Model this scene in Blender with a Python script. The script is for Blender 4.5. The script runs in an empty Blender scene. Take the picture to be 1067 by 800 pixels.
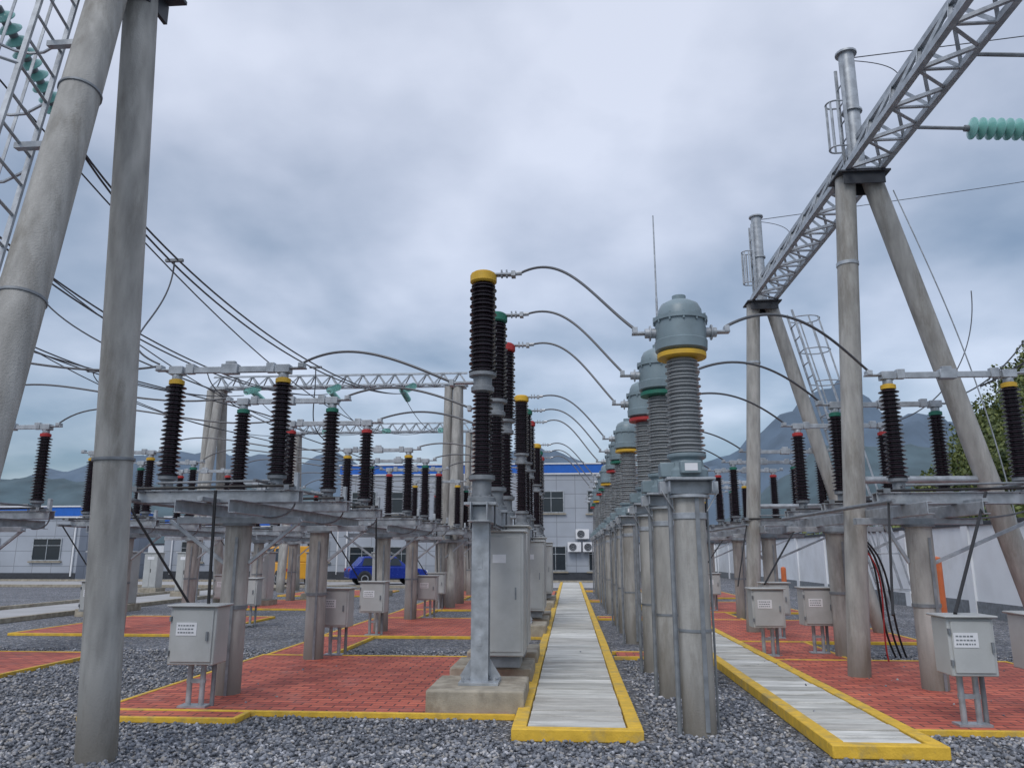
import bpy, math, random
import numpy as np
from mathutils import Vector, Matrix, noise
random.seed(7); np.random.seed(7)
S=bpy.context.scene
# ---------------------------------------------------------------- materials
def newmat(name):
    m=bpy.data.materials.new(name); m.use_nodes=True
    nt=m.node_tree; b=nt.nodes['Principled BSDF']; return m,nt,b
def mat(name,col,rough=.6,metal=0,var=.15,scale=6,bump=0,bscale=60,stain=0,stain_col=(.1,.09,.08),stretch=(1,1,1),det=4,grime=0):
    m,nt,b=newmat(name); N=nt.nodes; L=nt.links
    b.inputs['Roughness'].default_value=rough; b.inputs['Metallic'].default_value=metal
    geo=N.new('ShaderNodeNewGeometry')
    mp=N.new('ShaderNodeMapping'); mp.inputs['Scale'].default_value=stretch
    L.new(geo.outputs['Position'],mp.inputs['Vector'])
    n=N.new('ShaderNodeTexNoise'); n.inputs['Scale'].default_value=scale; n.inputs['Detail'].default_value=det
    L.new(mp.outputs[0],n.inputs['Vector'])
    r=N.new('ShaderNodeValToRGB'); r.color_ramp.elements[0].position=.3; r.color_ramp.elements[1].position=.7
    r.color_ramp.elements[0].color=tuple(c*(1-var) for c in col)+(1,); r.color_ramp.elements[1].color=tuple(min(1,c*(1+var)) for c in col)+(1,)
    L.new(n.outputs['Fac'],r.inputs[0]); out=r.outputs[0]
    if stain:
        n2=N.new('ShaderNodeTexNoise'); n2.inputs['Scale'].default_value=scale*.35; n2.inputs['Detail'].default_value=6; n2.inputs['Roughness'].default_value=.7
        L.new(mp.outputs[0],n2.inputs['Vector'])
        r2=N.new('ShaderNodeValToRGB'); r2.color_ramp.elements[0].position=.5; r2.color_ramp.elements[1].position=.72
        r2.color_ramp.elements[1].color=(stain,)*3+(1,)
        L.new(n2.outputs['Fac'],r2.inputs[0])
        mx=N.new('ShaderNodeMix'); mx.data_type='RGBA'; L.new(r2.outputs[0],mx.inputs[0]); L.new(out,mx.inputs[6]); mx.inputs[7].default_value=stain_col+(1,)
        out=mx.outputs[2]
    if grime:
        sp=N.new('ShaderNodeSeparateXYZ'); L.new(geo.outputs['Position'],sp.inputs[0])
        ng=N.new('ShaderNodeMath'); ng.operation='MULTIPLY_ADD'; ng.inputs[1].default_value=-.7; L.new(n.outputs['Fac'],ng.inputs[0]); L.new(sp.outputs[2],ng.inputs[2])
        mr=N.new('ShaderNodeMapRange'); mr.inputs[1].default_value=-.25; mr.inputs[2].default_value=.25; mr.inputs[3].default_value=grime; mr.inputs[4].default_value=0
        L.new(ng.outputs[0],mr.inputs[0])
        mg=N.new('ShaderNodeMix'); mg.data_type='RGBA'; L.new(mr.outputs[0],mg.inputs[0]); L.new(out,mg.inputs[6]); mg.inputs[7].default_value=(.14,.12,.09,1)
        out=mg.outputs[2]
    L.new(out,b.inputs['Base Color'])
    rr=N.new('ShaderNodeMapRange'); rr.inputs[3].default_value=max(.05,rough-.12); rr.inputs[4].default_value=min(1,rough+.12)
    L.new(n.outputs['Fac'],rr.inputs[0]); L.new(rr.outputs[0],b.inputs['Roughness'])
    if bump:
        n3=N.new('ShaderNodeTexNoise'); n3.inputs['Scale'].default_value=bscale; n3.inputs['Detail'].default_value=2
        L.new(geo.outputs['Position'],n3.inputs['Vector'])
        bp=N.new('ShaderNodeBump'); bp.inputs['Strength'].default_value=bump; bp.inputs['Distance'].default_value=.01
        L.new(n3.outputs['Fac'],bp.inputs['Height']); L.new(bp.outputs[0],b.inputs['Normal'])
    return m
GALV=mat('galvanized_steel',(.40,.43,.46),.42,.35,.25,9,stain=.6,stain_col=(.22,.24,.26))
GALVD=mat('galvanized_dull',(.22,.24,.26),.6,.3,.25,9)
DARKST=mat('dark_steel',(.05,.055,.065),.55,.2,.2)
CONC=mat('spun_concrete',(.37,.365,.345),.85,0,.25,6,bump=.4,bscale=70,stain=.9,stain_col=(.18,.165,.14),stretch=(1.6,1.6,.35),det=5,grime=.6)
FOUND=mat('foundation_concrete',(.36,.325,.26),.9,0,.25,7,bump=.4,stain=.8,stain_col=(.17,.13,.09))
PORC=mat('brown_porcelain',(.020,.012,.018),.22,0,.2)
PORCG=mat('grey_porcelain',(.36,.38,.39),.3,0,.08)
PAINTG=mat('grey_blue_paint',(.20,.265,.295),.38,0,.12,5,stain=.4,stain_col=(.15,.18,.19))
CAB=mat('cabinet_paint',(.45,.465,.46),.42,0,.08,3,stain=.5,stain_col=(.31,.31,.29))
WHITE=mat('white_plate',(.75,.76,.78),.5,0,.05)
YEL=mat('yellow_paint',(.62,.38,.03),.5,0,.15)
GRN=mat('green_paint',(.015,.15,.10),.5,0,.1)
RED=mat('red_paint',(.42,.03,.03),.5,0,.1)
ORG=mat('orange_paint',(.75,.2,.07),.5,0,.1)
KERB=mat('yellow_kerb_paint',(.74,.47,.05),.7,0,.15,10,bump=.35,stain=.9,stain_col=(.36,.29,.14),det=6)
BLACK=mat('black_rubber',(.015,.015,.017),.5,0,.1)
ALU=mat('aluminium_conductor',(.13,.135,.145),.5,.4,.1)
COND=mat('weathered_conductor',(.075,.08,.09),.6,.2,.1)
GLASSI=mat('teal_glass',(.24,.52,.48),.12,0,.1)
WIN=mat('window_glass',(.02,.03,.04),.08,0,.1)
BLUE=mat('blue_fascia',(.01,.12,.5),.45,0,.08)
BARK=mat('bark',(.08,.06,.045),.9,0,.2)

def wallmat():
    m,nt,b=newmat('panel_wall'); N=nt.nodes;L=nt.links
    geo=N.new('ShaderNodeNewGeometry'); sp=N.new('ShaderNodeSeparateXYZ'); L.new(geo.outputs['Position'],sp.inputs[0])
    ad=N.new('ShaderNodeMath'); L.new(sp.outputs[0],ad.inputs[0]); L.new(sp.outputs[1],ad.inputs[1])
    cb=N.new('ShaderNodeCombineXYZ'); L.new(ad.outputs[0],cb.inputs[0]); L.new(sp.outputs[2],cb.inputs[1])
    br=N.new('ShaderNodeTexBrick'); br.offset=0; br.inputs['Scale'].default_value=1; br.inputs['Brick Width'].default_value=1.2; br.inputs['Row Height'].default_value=.9
    br.inputs['Mortar Size'].default_value=.02; br.inputs['Color1'].default_value=(.40,.44,.50,1); br.inputs['Color2'].default_value=(.45,.49,.55,1); br.inputs['Mortar'].default_value=(.25,.27,.3,1)
    L.new(cb.outputs[0],br.inputs['Vector']); 
    n=N.new('ShaderNodeTexNoise'); n.inputs['Scale'].default_value=.7; n.inputs['Detail'].default_value=5; L.new(geo.outputs['Position'],n.inputs['Vector'])
    mx=N.new('ShaderNodeMix'); mx.data_type='RGBA'; mx.blend_type='MULTIPLY'; mx.inputs[0].default_value=.35
    L.new(br.outputs[0],mx.inputs[6]); L.new(n.outputs['Fac'],mx.inputs[7]); L.new(mx.outputs[2],b.inputs['Base Color']); b.inputs['Roughness'].default_value=.6
    return m
PANEL=wallmat()
WALLW=mat('rendered_wall',(.76,.79,.82),.8,0,.06,1.2,stain=.4,stain_col=(.5,.5,.48))

def gravel(name,stone=False):
    m,nt,b=newmat(name); N=nt.nodes;L=nt.links
    geo=N.new('ShaderNodeNewGeometry')
    v=N.new('ShaderNodeTexVoronoi'); v.inputs['Scale'].default_value=24 if not stone else 26
    L.new(geo.outputs['Position'],v.inputs['Vector'])
    sp=N.new('ShaderNodeSeparateColor'); L.new(v.outputs['Color'],sp.inputs[0])
    r=N.new('ShaderNodeValToRGB'); e=r.color_ramp.elements
    e[0].color=(.095,.105,.125,1); e[0].position=0; e[1].color=(.60,.61,.65,1); e[1].position=1
    x=e.new(.4); x.color=(.19,.205,.235,1); x=e.new(.7); x.color=(.30,.315,.35,1); x=e.new(.88); x.color=(.39,.365,.33,1)
    L.new(sp.outputs[0],r.inputs[0])
    n=N.new('ShaderNodeTexNoise'); n.inputs['Scale'].default_value=.6; n.inputs['Detail'].default_value=4; L.new(geo.outputs['Position'],n.inputs['Vector'])
    mr=N.new('ShaderNodeMapRange'); mr.inputs[1].default_value=.3; mr.inputs[2].default_value=.7; mr.inputs[3].default_value=.72; mr.inputs[4].default_value=1.15
    L.new(n.outputs['Fac'],mr.inputs[0])
    mx=N.new('ShaderNodeMix'); mx.data_type='RGBA'; mx.blend_type='MULTIPLY'; mx.inputs[0].default_value=1
    L.new(r.outputs[0],mx.inputs[6]); L.new(mr.outputs[0],mx.inputs[7]); out=mx.outputs[2]
    if not stone:
        v2=N.new('ShaderNodeTexVoronoi'); v2.feature='DISTANCE_TO_EDGE'; v2.inputs['Scale'].default_value=24; L.new(geo.outputs['Position'],v2.inputs['Vector'])
        r2=N.new('ShaderNodeValToRGB'); r2.color_ramp.elements[0].color=(.3,.3,.32,1); r2.color_ramp.elements[1].position=.14
        L.new(v2.outputs['Distance'],r2.inputs[0])
        m2=N.new('ShaderNodeMix'); m2.data_type='RGBA'; m2.blend_type='MULTIPLY'; m2.inputs[0].default_value=1
        L.new(out,m2.inputs[6]); L.new(r2.outputs[0],m2.inputs[7]); out=m2.outputs[2]
        bp=N.new('ShaderNodeBump'); bp.inputs['Strength'].default_value=.8; bp.inputs['Distance'].default_value=.03
        L.new(r2.outputs[0],bp.inputs['Height']); L.new(bp.outputs[0],b.inputs['Normal'])
    L.new(out,b.inputs['Base Color']); b.inputs['Roughness'].default_value=.75
    return m
GRAVEL=gravel('gravel'); STONE=gravel('gravel_stone',True)

def pavers():
    m,nt,b=newmat('red_pavers'); N=nt.nodes;L=nt.links
    geo=N.new('ShaderNodeNewGeometry')
    br=N.new('ShaderNodeTexBrick'); br.inputs['Scale'].default_value=1; br.inputs['Brick Width'].default_value=.25; br.inputs['Row Height'].default_value=.125
    br.inputs['Mortar Size'].default_value=.009; br.inputs['Mortar Smooth'].default_value=.3; br.inputs['Color1'].default_value=(.74,.19,.115,1); br.inputs['Color2'].default_value=(.46,.10,.07,1); br.inputs['Mortar'].default_value=(.11,.055,.05,1)
    L.new(geo.outputs['Position'],br.inputs['Vector'])
    n=N.new('ShaderNodeTexNoise'); n.inputs['Scale'].default_value=1.3; n.inputs['Detail'].default_value=6; n.inputs['Roughness'].default_value=.65; L.new(geo.outputs['Position'],n.inputs['Vector'])
    r=N.new('ShaderNodeValToRGB'); r.color_ramp.elements[0].position=.3; r.color_ramp.elements[0].color=(.66,.63,.63,1); r.color_ramp.elements[1].position=.66; r.color_ramp.elements[1].color=(1.0,1.0,1.0,1)
    L.new(n.outputs['Fac'],r.inputs[0])
    mx=N.new('ShaderNodeMix'); mx.data_type='RGBA'; mx.blend_type='MULTIPLY'; mx.inputs[0].default_value=1
    L.new(br.outputs[0],mx.inputs[6]); L.new(r.outputs[0],mx.inputs[7])
    n4=N.new('ShaderNodeTexNoise'); n4.inputs['Scale'].default_value=2.7; n4.inputs['Detail'].default_value=5; L.new(geo.outputs['Position'],n4.inputs['Vector'])
    r4=N.new('ShaderNodeValToRGB'); r4.color_ramp.elements[0].position=.55; r4.color_ramp.elements[1].position=.8; r4.color_ramp.elements[1].color=(.4,.4,.4,1); L.new(n4.outputs['Fac'],r4.inputs[0])
    m4=N.new('ShaderNodeMix'); m4.data_type='RGBA'; L.new(r4.outputs[0],m4.inputs[0]); L.new(mx.outputs[2],m4.inputs[6]); m4.inputs[7].default_value=(.45,.27,.23,1)
    L.new(m4.outputs[2],b.inputs['Base Color']); b.inputs['Roughness'].default_value=.75
    bp=N.new('ShaderNodeBump'); bp.invert=True; bp.inputs['Strength'].default_value=.8; bp.inputs['Distance'].default_value=.008
    L.new(br.outputs['Fac'],bp.inputs['Height']); L.new(bp.outputs[0],b.inputs['Normal'])
    return m
PAVER=pavers()
SLABS=[mat('slab_concrete_%d'%i,c,.85,0,.2,3,bump=.6,bscale=45,stain=.95,stain_col=(.25,.24,.21),stretch=(.8,3.5,1),det=6) for i,c in enumerate([(.60,.60,.56),(.46,.46,.43),(.70,.70,.66),(.53,.52,.48)])]
ROAD=mat('road_concrete',(.38,.38,.38),.85,0,.12,.8,stain=.4,stain_col=(.25,.25,.25))

# ---------------------------------------------------------------- geometry helpers
class PB:
    def __init__(s,name,m,bevel=0): s.name=name;s.m=m;s.v=[];s.f=[];s.bevel=bevel
    def add(s,v,f):
        o=len(s.v); s.v+= [tuple(p) for p in v]; s.f+=[tuple(i+o for i in q) for q in f]
    def box(s,c,sz,rz=0):
        cx,cy,cz=c;a,b,d=[k/2 for k in sz];cs,sn=math.cos(rz),math.sin(rz)
        v=[(cx+x*cs-y*sn,cy+x*sn+y*cs,cz+z) for x in(-a,a) for y in(-b,b) for z in(-d,d)]
        s.add(v,[(0,1,3,2),(4,6,7,5),(0,4,5,1),(2,3,7,6),(0,2,6,4),(1,5,7,3)])
    def bar(s,p0,p1,w,h=None):
        h=h or w; p0=Vector(p0);p1=Vector(p1);d=(p1-p0).normalized()
        up=Vector((0,0,1)) if abs(d.z)<.95 else Vector((0,1,0))
        a=d.cross(up).normalized();b=a.cross(d)
        v=[p+a*i*w/2+b*j*h/2 for p in(p0,p1) for i,j in((-1,-1),(1,-1),(1,1),(-1,1))]
        s.add(v,[(0,1,2,3),(7,6,5,4),(0,4,5,1),(1,5,6,2),(2,6,7,3),(3,7,4,0)])
    def angle(s,p0,p1,w,t=.008):
        p0=Vector(p0);p1=Vector(p1);d=(p1-p0).normalized()
        up=Vector((0,0,1)) if abs(d.z)<.95 else Vector((0,1,0))
        a=d.cross(up).normalized();b=a.cross(d)
        sh=[(0,0),(w,0),(w,t),(t,t),(t,w),(0,w)]
        v=[p+a*(i-w/3)+b*(j-w/3) for p in(p0,p1) for i,j in sh]
        f=[(i,(i+1)%6,(i+1)%6+6,i+6) for i in range(6)]+[(5,4,3,2,1,0),(6,7,8,9,10,11)]
        s.add(v,f)
    def cyl(s,p0,p1,r0,r1=None,seg=12,cap=True):
        r1=r0 if r1 is None else r1;p0=Vector(p0);p1=Vector(p1);d=(p1-p0).normalized()
        up=Vector((0,0,1)) if abs(d.z)<.99 else Vector((1,0,0))
        a=d.cross(up).normalized();b=a.cross(d);v=[]
        for p,r in((p0,r0),(p1,r1)):
            for i in range(seg):
                t=2*math.pi*i/seg; v.append(p+(a*math.cos(t)+b*math.sin(t))*r)
        f=[(i,i+seg,(i+1)%seg+seg,(i+1)%seg) for i in range(seg)]
        if cap: f+=[tuple(range(seg)),tuple(range(2*seg-1,seg-1,-1))]
        s.add(v,f)
    def lathe(s,o,prof,seg=20,axis=None):
        n=len(prof);v=[]
        if axis is None: a,b,c=Vector((1,0,0)),Vector((0,1,0)),Vector((0,0,1))
        else:
            c=Vector(axis).normalized(); up=Vector((0,0,1)) if abs(c.z)<.9 else Vector((1,0,0)); a=c.cross(up).normalized(); b=c.cross(a)
        o=Vector(o)
        for r,z in prof:
            for i in range(seg):
                t=2*math.pi*i/seg; v.append(o+(a*math.cos(t)+b*math.sin(t))*r+c*z)
        f=[]
        for k in range(n-1):
            for i in range(seg):
                j=(i+1)%seg; f.append((k*seg+i,k*seg+j,(k+1)*seg+j,(k+1)*seg+i))
        f.append(tuple(range(seg-1,-1,-1))); f.append(tuple(range((n-1)*seg,n*seg)))
        s.add(v,f)
    def tube(s,pts,r,seg=6):
        pts=[Vector(p) for p in pts];v=[];n=len(pts)
        for k,p in enumerate(pts):
            d=(pts[min(k+1,n-1)]-pts[max(k-1,0)]).normalized()
            up=Vector((0,0,1)) if abs(d.z)<.97 else Vector((1,0,0))
            a=d.cross(up).normalized();b=a.cross(d)
            for i in range(seg):
                t=2*math.pi*i/seg; v.append(p+(a*math.cos(t)+b*math.sin(t))*r)
        f=[(k*seg+i,(k+1)*seg+i,(k+1)*seg+(i+1)%seg,k*seg+(i+1)%seg) for k in range(n-1) for i in range(seg)]
        f+=[tuple(range(seg)),tuple(range(n*seg-1,(n-1)*seg-1,-1))]
        s.add(v,f)
    def mesh(s):
        me=bpy.data.meshes.new(s.name); me.from_pydata(s.v,[],s.f); me.materials.append(s.m)
        me.polygons.foreach_set('use_smooth',[True]*len(me.polygons)); me.update()
        me.set_sharp_from_angle(angle=math.radians(38)); return me
class G:
    def __init__(s,name,loc=(0,0,0),rz=0):
        s.name=name;s.p={};s.loc=loc;s.rz=rz
    def part(s,n,m,bevel=0):
        if n not in s.p: s.p[n]=PB(n,m,bevel)
        return s.p[n]
    def done(s):
        e=bpy.data.objects.new(s.name,None); S.collection.objects.link(e); e.location=s.loc; e.rotation_euler=(0,0,s.rz); e.empty_display_size=.3
        for n,p in s.p.items():
            if not p.v: continue
            o=bpy.data.objects.new(n,p.mesh()); S.collection.objects.link(o); o.parent=e
            if p.bevel:
                md=o.modifiers.new('bevel','BEVEL'); md.width=p.bevel; md.segments=2; md.limit_method='ANGLE'
        return e
def single(name,pb):
    o=bpy.data.objects.new(name,pb.mesh()); S.collection.objects.link(o)
    if pb.bevel:
        md=o.modifiers.new('bevel','BEVEL'); md.width=pb.bevel; md.segments=2; md.limit_method='ANGLE'
    return o
def dup(root,loc,rz=None):
    e=root.copy(); S.collection.objects.link(e); e.location=loc
    if rz is not None: e.rotation_euler=(0,0,rz)
    for c in [c for c in S.objects if c.parent==root]:
        k=c.copy(); S.collection.objects.link(k); k.parent=e
    return e
def sheds(z0,z1,rc0,rc1,rs0,rs1,n):
    out=[];p=(z1-z0)/n
    for i in range(n):
        t=i/n; rc=rc0+(rc1-rc0)*t; rs=(rs0+(rs1-rs0)*t)*(1 if i%2==0 else .9); z=z0+i*p
        out+=[(rc,z),(rs,z+.22*p),(rs,z+.34*p),(rc,z+.8*p)]
    out.append((rc1,z1)); return out
def bez(p0,p1,p2,p3,n=28):
    P=[Vector(p) for p in(p0,p1,p2,p3)];o=[]
    for i in range(n+1):
        t=i/n;u=1-t;o.append(P[0]*u**3+P[1]*3*u*u*t+P[2]*3*u*t*t+P[3]*t**3)
    return o
def caten(p0,p1,sag,n=30):
    p0=Vector(p0);p1=Vector(p1)
    return [p0.lerp(p1,i/n)-Vector((0,0,4*sag*(i/n)*(1-i/n))) for i in range(n+1)]

PH=[YEL,GRN,RED]; PN=['yellow','green','red']
# ---------------------------------------------------------------- ground
def sheet(name,x0,x1,y0,y1,z,m):
    p=PB(name,m); p.add([(x0,y0,z),(x1,y0,z),(x1,y1,z),(x0,y1,z)],[(0,1,2,3)]); return single(name,p)
sheet('gravel_ground',-900,900,-60,1500,0,GRAVEL)

def patch(polys,name='red_brick_paving'):
    g=G(name)
    a=g.part('pavers',PAVER); b=g.part('yellow_edging',KERB,.006)
    for (x0,x1,y0,y1,edges) in polys:
        a.add([(x0,y0,.045),(x1,y0,.045),(x1,y1,.045),(x0,y1,.045)],[(0,1,2,3)])
        w=.055
        for e in edges:
            if e=='S': b.box(((x0+x1)/2,y0-w/2,.027),(x1-x0+2*w,w,.054))
            if e=='N': b.box(((x0+x1)/2,y1+w/2,.027),(x1-x0+2*w,w,.054))
            if e=='W': b.box((x0-w/2,(y0+y1)/2,.027),(w,y1-y0-.002,.054))
            if e=='E': b.box((x1+w/2,(y0+y1)/2,.027),(w,y1-y0-.002,.054))
    return g.done()
PITCH=7.35
for k in range(4):
    o=k*PITCH
    pl=[(-4.85,-.62,8.15+o,12.5+o,'SWN'),(-4.8,-3.85,12.56+o,15.35+o,'WE')]
    if k==0: pl.append((-4.8,-3.3,7.78,8.085,'SWE'))
    patch(pl)
    patch([(3.06,6.4,7.75+o,12.5+o,'SNE'),(3.06,4.2,12.56+o,14.95+o,'E')])
    patch([(-11.3,-7.6,8.15+o,12.6+o,'SWNE')])
    patch([(.72,2.02,12.7+o,13.3+o,'SN')])

def trench(x0,x1,y0,y1):
    g=G('cable_trench_path'); w=.13
    kb=g.part('yellow_kerb',KERB,.01)
    y=y0
    while y<y1:
        l=min(1.5,y1-y)
        for xc in (x0+w/2,x1-w/2): kb.box((xc+random.uniform(-.003,.003),y+l/2,.055+random.uniform(-.002,.002)),(w,l-.004,.11))
        y+=l
    kb.box(((x0+x1)/2,y0-.062,.053),(x1-x0,.12,.106))
    L=.25; y=y0+.004
    for q in range(4): g.part('cover_slabs_%d'%q,SLABS[q],.007)
    while y<y1-.2:
        s=g.part('cover_slabs_%d'%random.choice([0,0,1,2,3,3]),SLABS[0])
        s.box(((x0+x1)/2+random.uniform(-.004,.004),y+L/2,.07+random.uniform(-.006,.006)),(x1-x0-2*w-.02,L-.024,.055),random.uniform(-.008,.008)); y+=L
    b=g.part('trench_bed',DARKST); b.box(((x0+x1)/2,(y0+y1)/2,.028),(x1-x0-2*w-.02,y1-y0-.01,.03))
    g.done()
trench(-.54,.62,7.35,44)
trench(2.08,3.0,6.95,36)

def stones():
    import bmesh
    bm=bmesh.new(); bmesh.ops.create_icosphere(bm,subdivisions=1,radius=1)
    bv=np.array([v.co[:] for v in bm.verts]); bf=np.array([[v.index for v in f.verts] for f in bm.faces]); bm.free()
    n=48000
    u=np.random.rand(n); y=5.6+ (13.5-5.6)*u**1.5; x=(np.random.rand(n)*2-1)*(y*.78+.6)-y*.06
    bad=((x>-.72)&(x<.75)&(y>7.2))|((x>1.98)&(x<3.1)&(y>6.75))|((x>-4.95)&(x<-.5)&(y>8.04)&(y<12.6))|((x>3)&(x<6.5)&(y>7.65)&(y<12.6))|((x>-4.9)&(x<-3.2)&(y>7.68)&(y<8.2))|((x>.6)&(x<2.1)&(y>12.6)&(y<13.4))|((x>-4.95)&(x<-3.75)&(y>12.4))|((x>2.9)&(x<4.35)&(y>12.4))
    clear=((x>-1.55)&(x<-.4))
    keep=~bad | ((np.random.rand(n)<.005)&~clear&(x>-4.8)&(y>8.2))
    inb=bad[keep]; x=x[keep];y=y[keep];n=len(x)
    r=np.random.uniform(.010,.026,n)*np.where(inb,.7,1)
    sc=np.random.uniform(.65,1.25,(n,3))*r[:,None]; sc[:,2]*=.8
    a=np.random.rand(n)*6.283
    jit=1+np.random.uniform(-.22,.22,(n,len(bv),1))
    V=bv[None]*jit*sc[:,None,:]
    c,s=np.cos(a)[:,None],np.sin(a)[:,None]
    onp=((x>-.56)&(x<.64)&(y>7.2))|((x>2.06)&(x<3.02)&(y>6.8))
    z0=np.where(inb,.045+r*.3+np.where(onp,.055,0),r*.35+np.random.rand(n)*.012)
    X=V[...,0]*c-V[...,1]*s+x[:,None]; Y=V[...,0]*s+V[...,1]*c+y[:,None]; Z=V[...,2]+z0[:,None]
    co=np.stack([X,Y,Z],-1).reshape(-1,3)
    F=(bf[None]+ (np.arange(n)*len(bv))[:,None,None]).reshape(-1,3)
    me=bpy.data.meshes.new('gravel_stones'); me.vertices.add(len(co)); me.vertices.foreach_set('co',co.ravel())
    me.loops.add(F.size); me.loops.foreach_set('vertex_index',F.ravel().astype(np.int32))
    me.polygons.add(len(F)); me.polygons.foreach_set('loop_start',np.arange(0,F.size,3,dtype=np.int32))
    me.update(calc_edges=True); me.validate(); me.materials.append(STONE)
    o=bpy.data.objects.new('gravel_stones',me); S.collection.objects.link(o)
stones()

# ---------------------------------------------------------------- circuit breakers
def breaker(loc=(0,0,0)):
    g=G('circuit_breaker',loc); sp=1.6
    st=g.part('steel_support',GALV,.004); fd=g.part('foundation_block',FOUND,.02); po=g.part('porcelain_columns',PORC); fl=g.part('flanges',GALVD); tp=g.part('terminals',GALV)
    for i in range(3):
        y=i*sp
        fd.box((0,y,.13),(1.0,1.0,.26))
        st.box((0,y,.275),(.42,.42,.03))
        st.box((0,y-.085,1.2),(.19,.014,1.84)); st.box((0,y+.085,1.2),(.19,.014,1.84)); st.box((0,y,1.2),(.014,.155,1.84))
        for dx in(-.12,.12): 
            st.bar((dx*1.5,y,.3),(dx*.5,y,.48),.012,.1)
        for dx in(-.17,.17):
            for dy in(-.17,.17): st.cyl((dx,y+dy,.27),(dx,y+dy,.34),.016,seg=6)
        st.box((0,y,2.15),(.36,.36,.03))
        for zz in (.7,1.5): st.box((0,y-.094,zz),(.05,.004,.12))
        fl.lathe((0,y,0),[(.16,2.17),(.16,2.22),(.11,2.24),(.11,2.40),(.15,2.42),(.15,2.47)],20)
        for kk in range(8):
            t=kk*math.pi/4; fl.cyl((.14*math.cos(t),y+.14*math.sin(t),2.19),(.14*math.cos(t),y+.14*math.sin(t),2.25),.012,seg=6)
        po.lathe((0,y,0),sheds(2.47,3.42,.082,.075,.128,.122,20),22)
        fl.lathe((0,y,0),[(.1,3.42),(.135,3.44),(.135,3.49),(.11,3.51),(.11,3.60),(.16,3.62),(.16,3.66)],20)
        po.lathe((0,y,0),sheds(3.66,4.76,.115,.11,.165,.16,22),24)
        c=g.part('phase_cap_'+PN[i],PH[i]); c.lathe((0,y,0),[(.14,4.76),(.16,4.78),(.16,4.86),(.15,4.865),(.15,4.88),(.13,4.885),(.12,4.90),(.02,4.905)],22)
        tp.box((.24,y,4.87),(.26,.1,.018)); tp.box((.36,y,4.87),(.05,.12,.06)); tp.cyl((.36,y,4.88),(.46,y,4.885),.028,seg=8)
        for q in (.22,.28): tp.cyl((q,y-.03,4.84),(q,y-.03,4.92),.012,seg=6); tp.cyl((q,y+.03,4.84),(q,y+.03,4.92),.012,seg=6)
        tp.box((-.22,y,3.55),(.3,.1,.02)); tp.box((-.36,y,3.55),(.05,.12,.07))
        tp.cyl((-.1,y,3.55),(.1,y,3.55),.05,seg=12)
    st.box((-.09,sp,2.06),(.012,3*sp-1.0,.2)); st.box((.09,sp,2.06),(.012,3*sp-1.0,.2))
    st.box((.0,sp,1.955),(.24,3*sp-1.0,.012))
    pp=g.part('gas_pipes',ALU); pp.tube([(.15,-.1,1.9),(.15,sp,1.88),(.15,2*sp+.1,1.9)],.014)
    for i in range(3): pp.tube([(.15,i*sp,1.88),(.15,i*sp,2.2),(.08,i*sp,2.3)],.012)
    cb=g.part('operating_cabinet',CAB,.015)
    cb.box((.2,1.0,1.15),(.46,.62,1.42)); cb.box((.2,1.0,1.875),(.52,.68,.03))
    cb.box((.15,1.95,1.2),(.56,.7,1.5)); cb.box((.15,1.95,1.965),(.62,.76,.03))
    dd=g.part('cabinet_details',GALVD); dd.box((.335,.684,1.15),(.02,.018,.14)); dd.box((.2,1.0,.38),(.36,.5,.13)); dd.box((.15,1.95,.38),(.46,.5,.13))
    dr_=g.part('cabinet_door',CAB,.006); dr_.box((.2,.684,1.15),(.40,.012,1.32))
    lb=g.part('cabinet_label',WHITE); lb.box((.14,.676,1.55),(.16,.004,.10))
    return g.done()
br0=breaker((-.98,8.68,0))
for k in(1,2): dup(br0,(-.98,8.68+PITCH*k,0))

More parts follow.
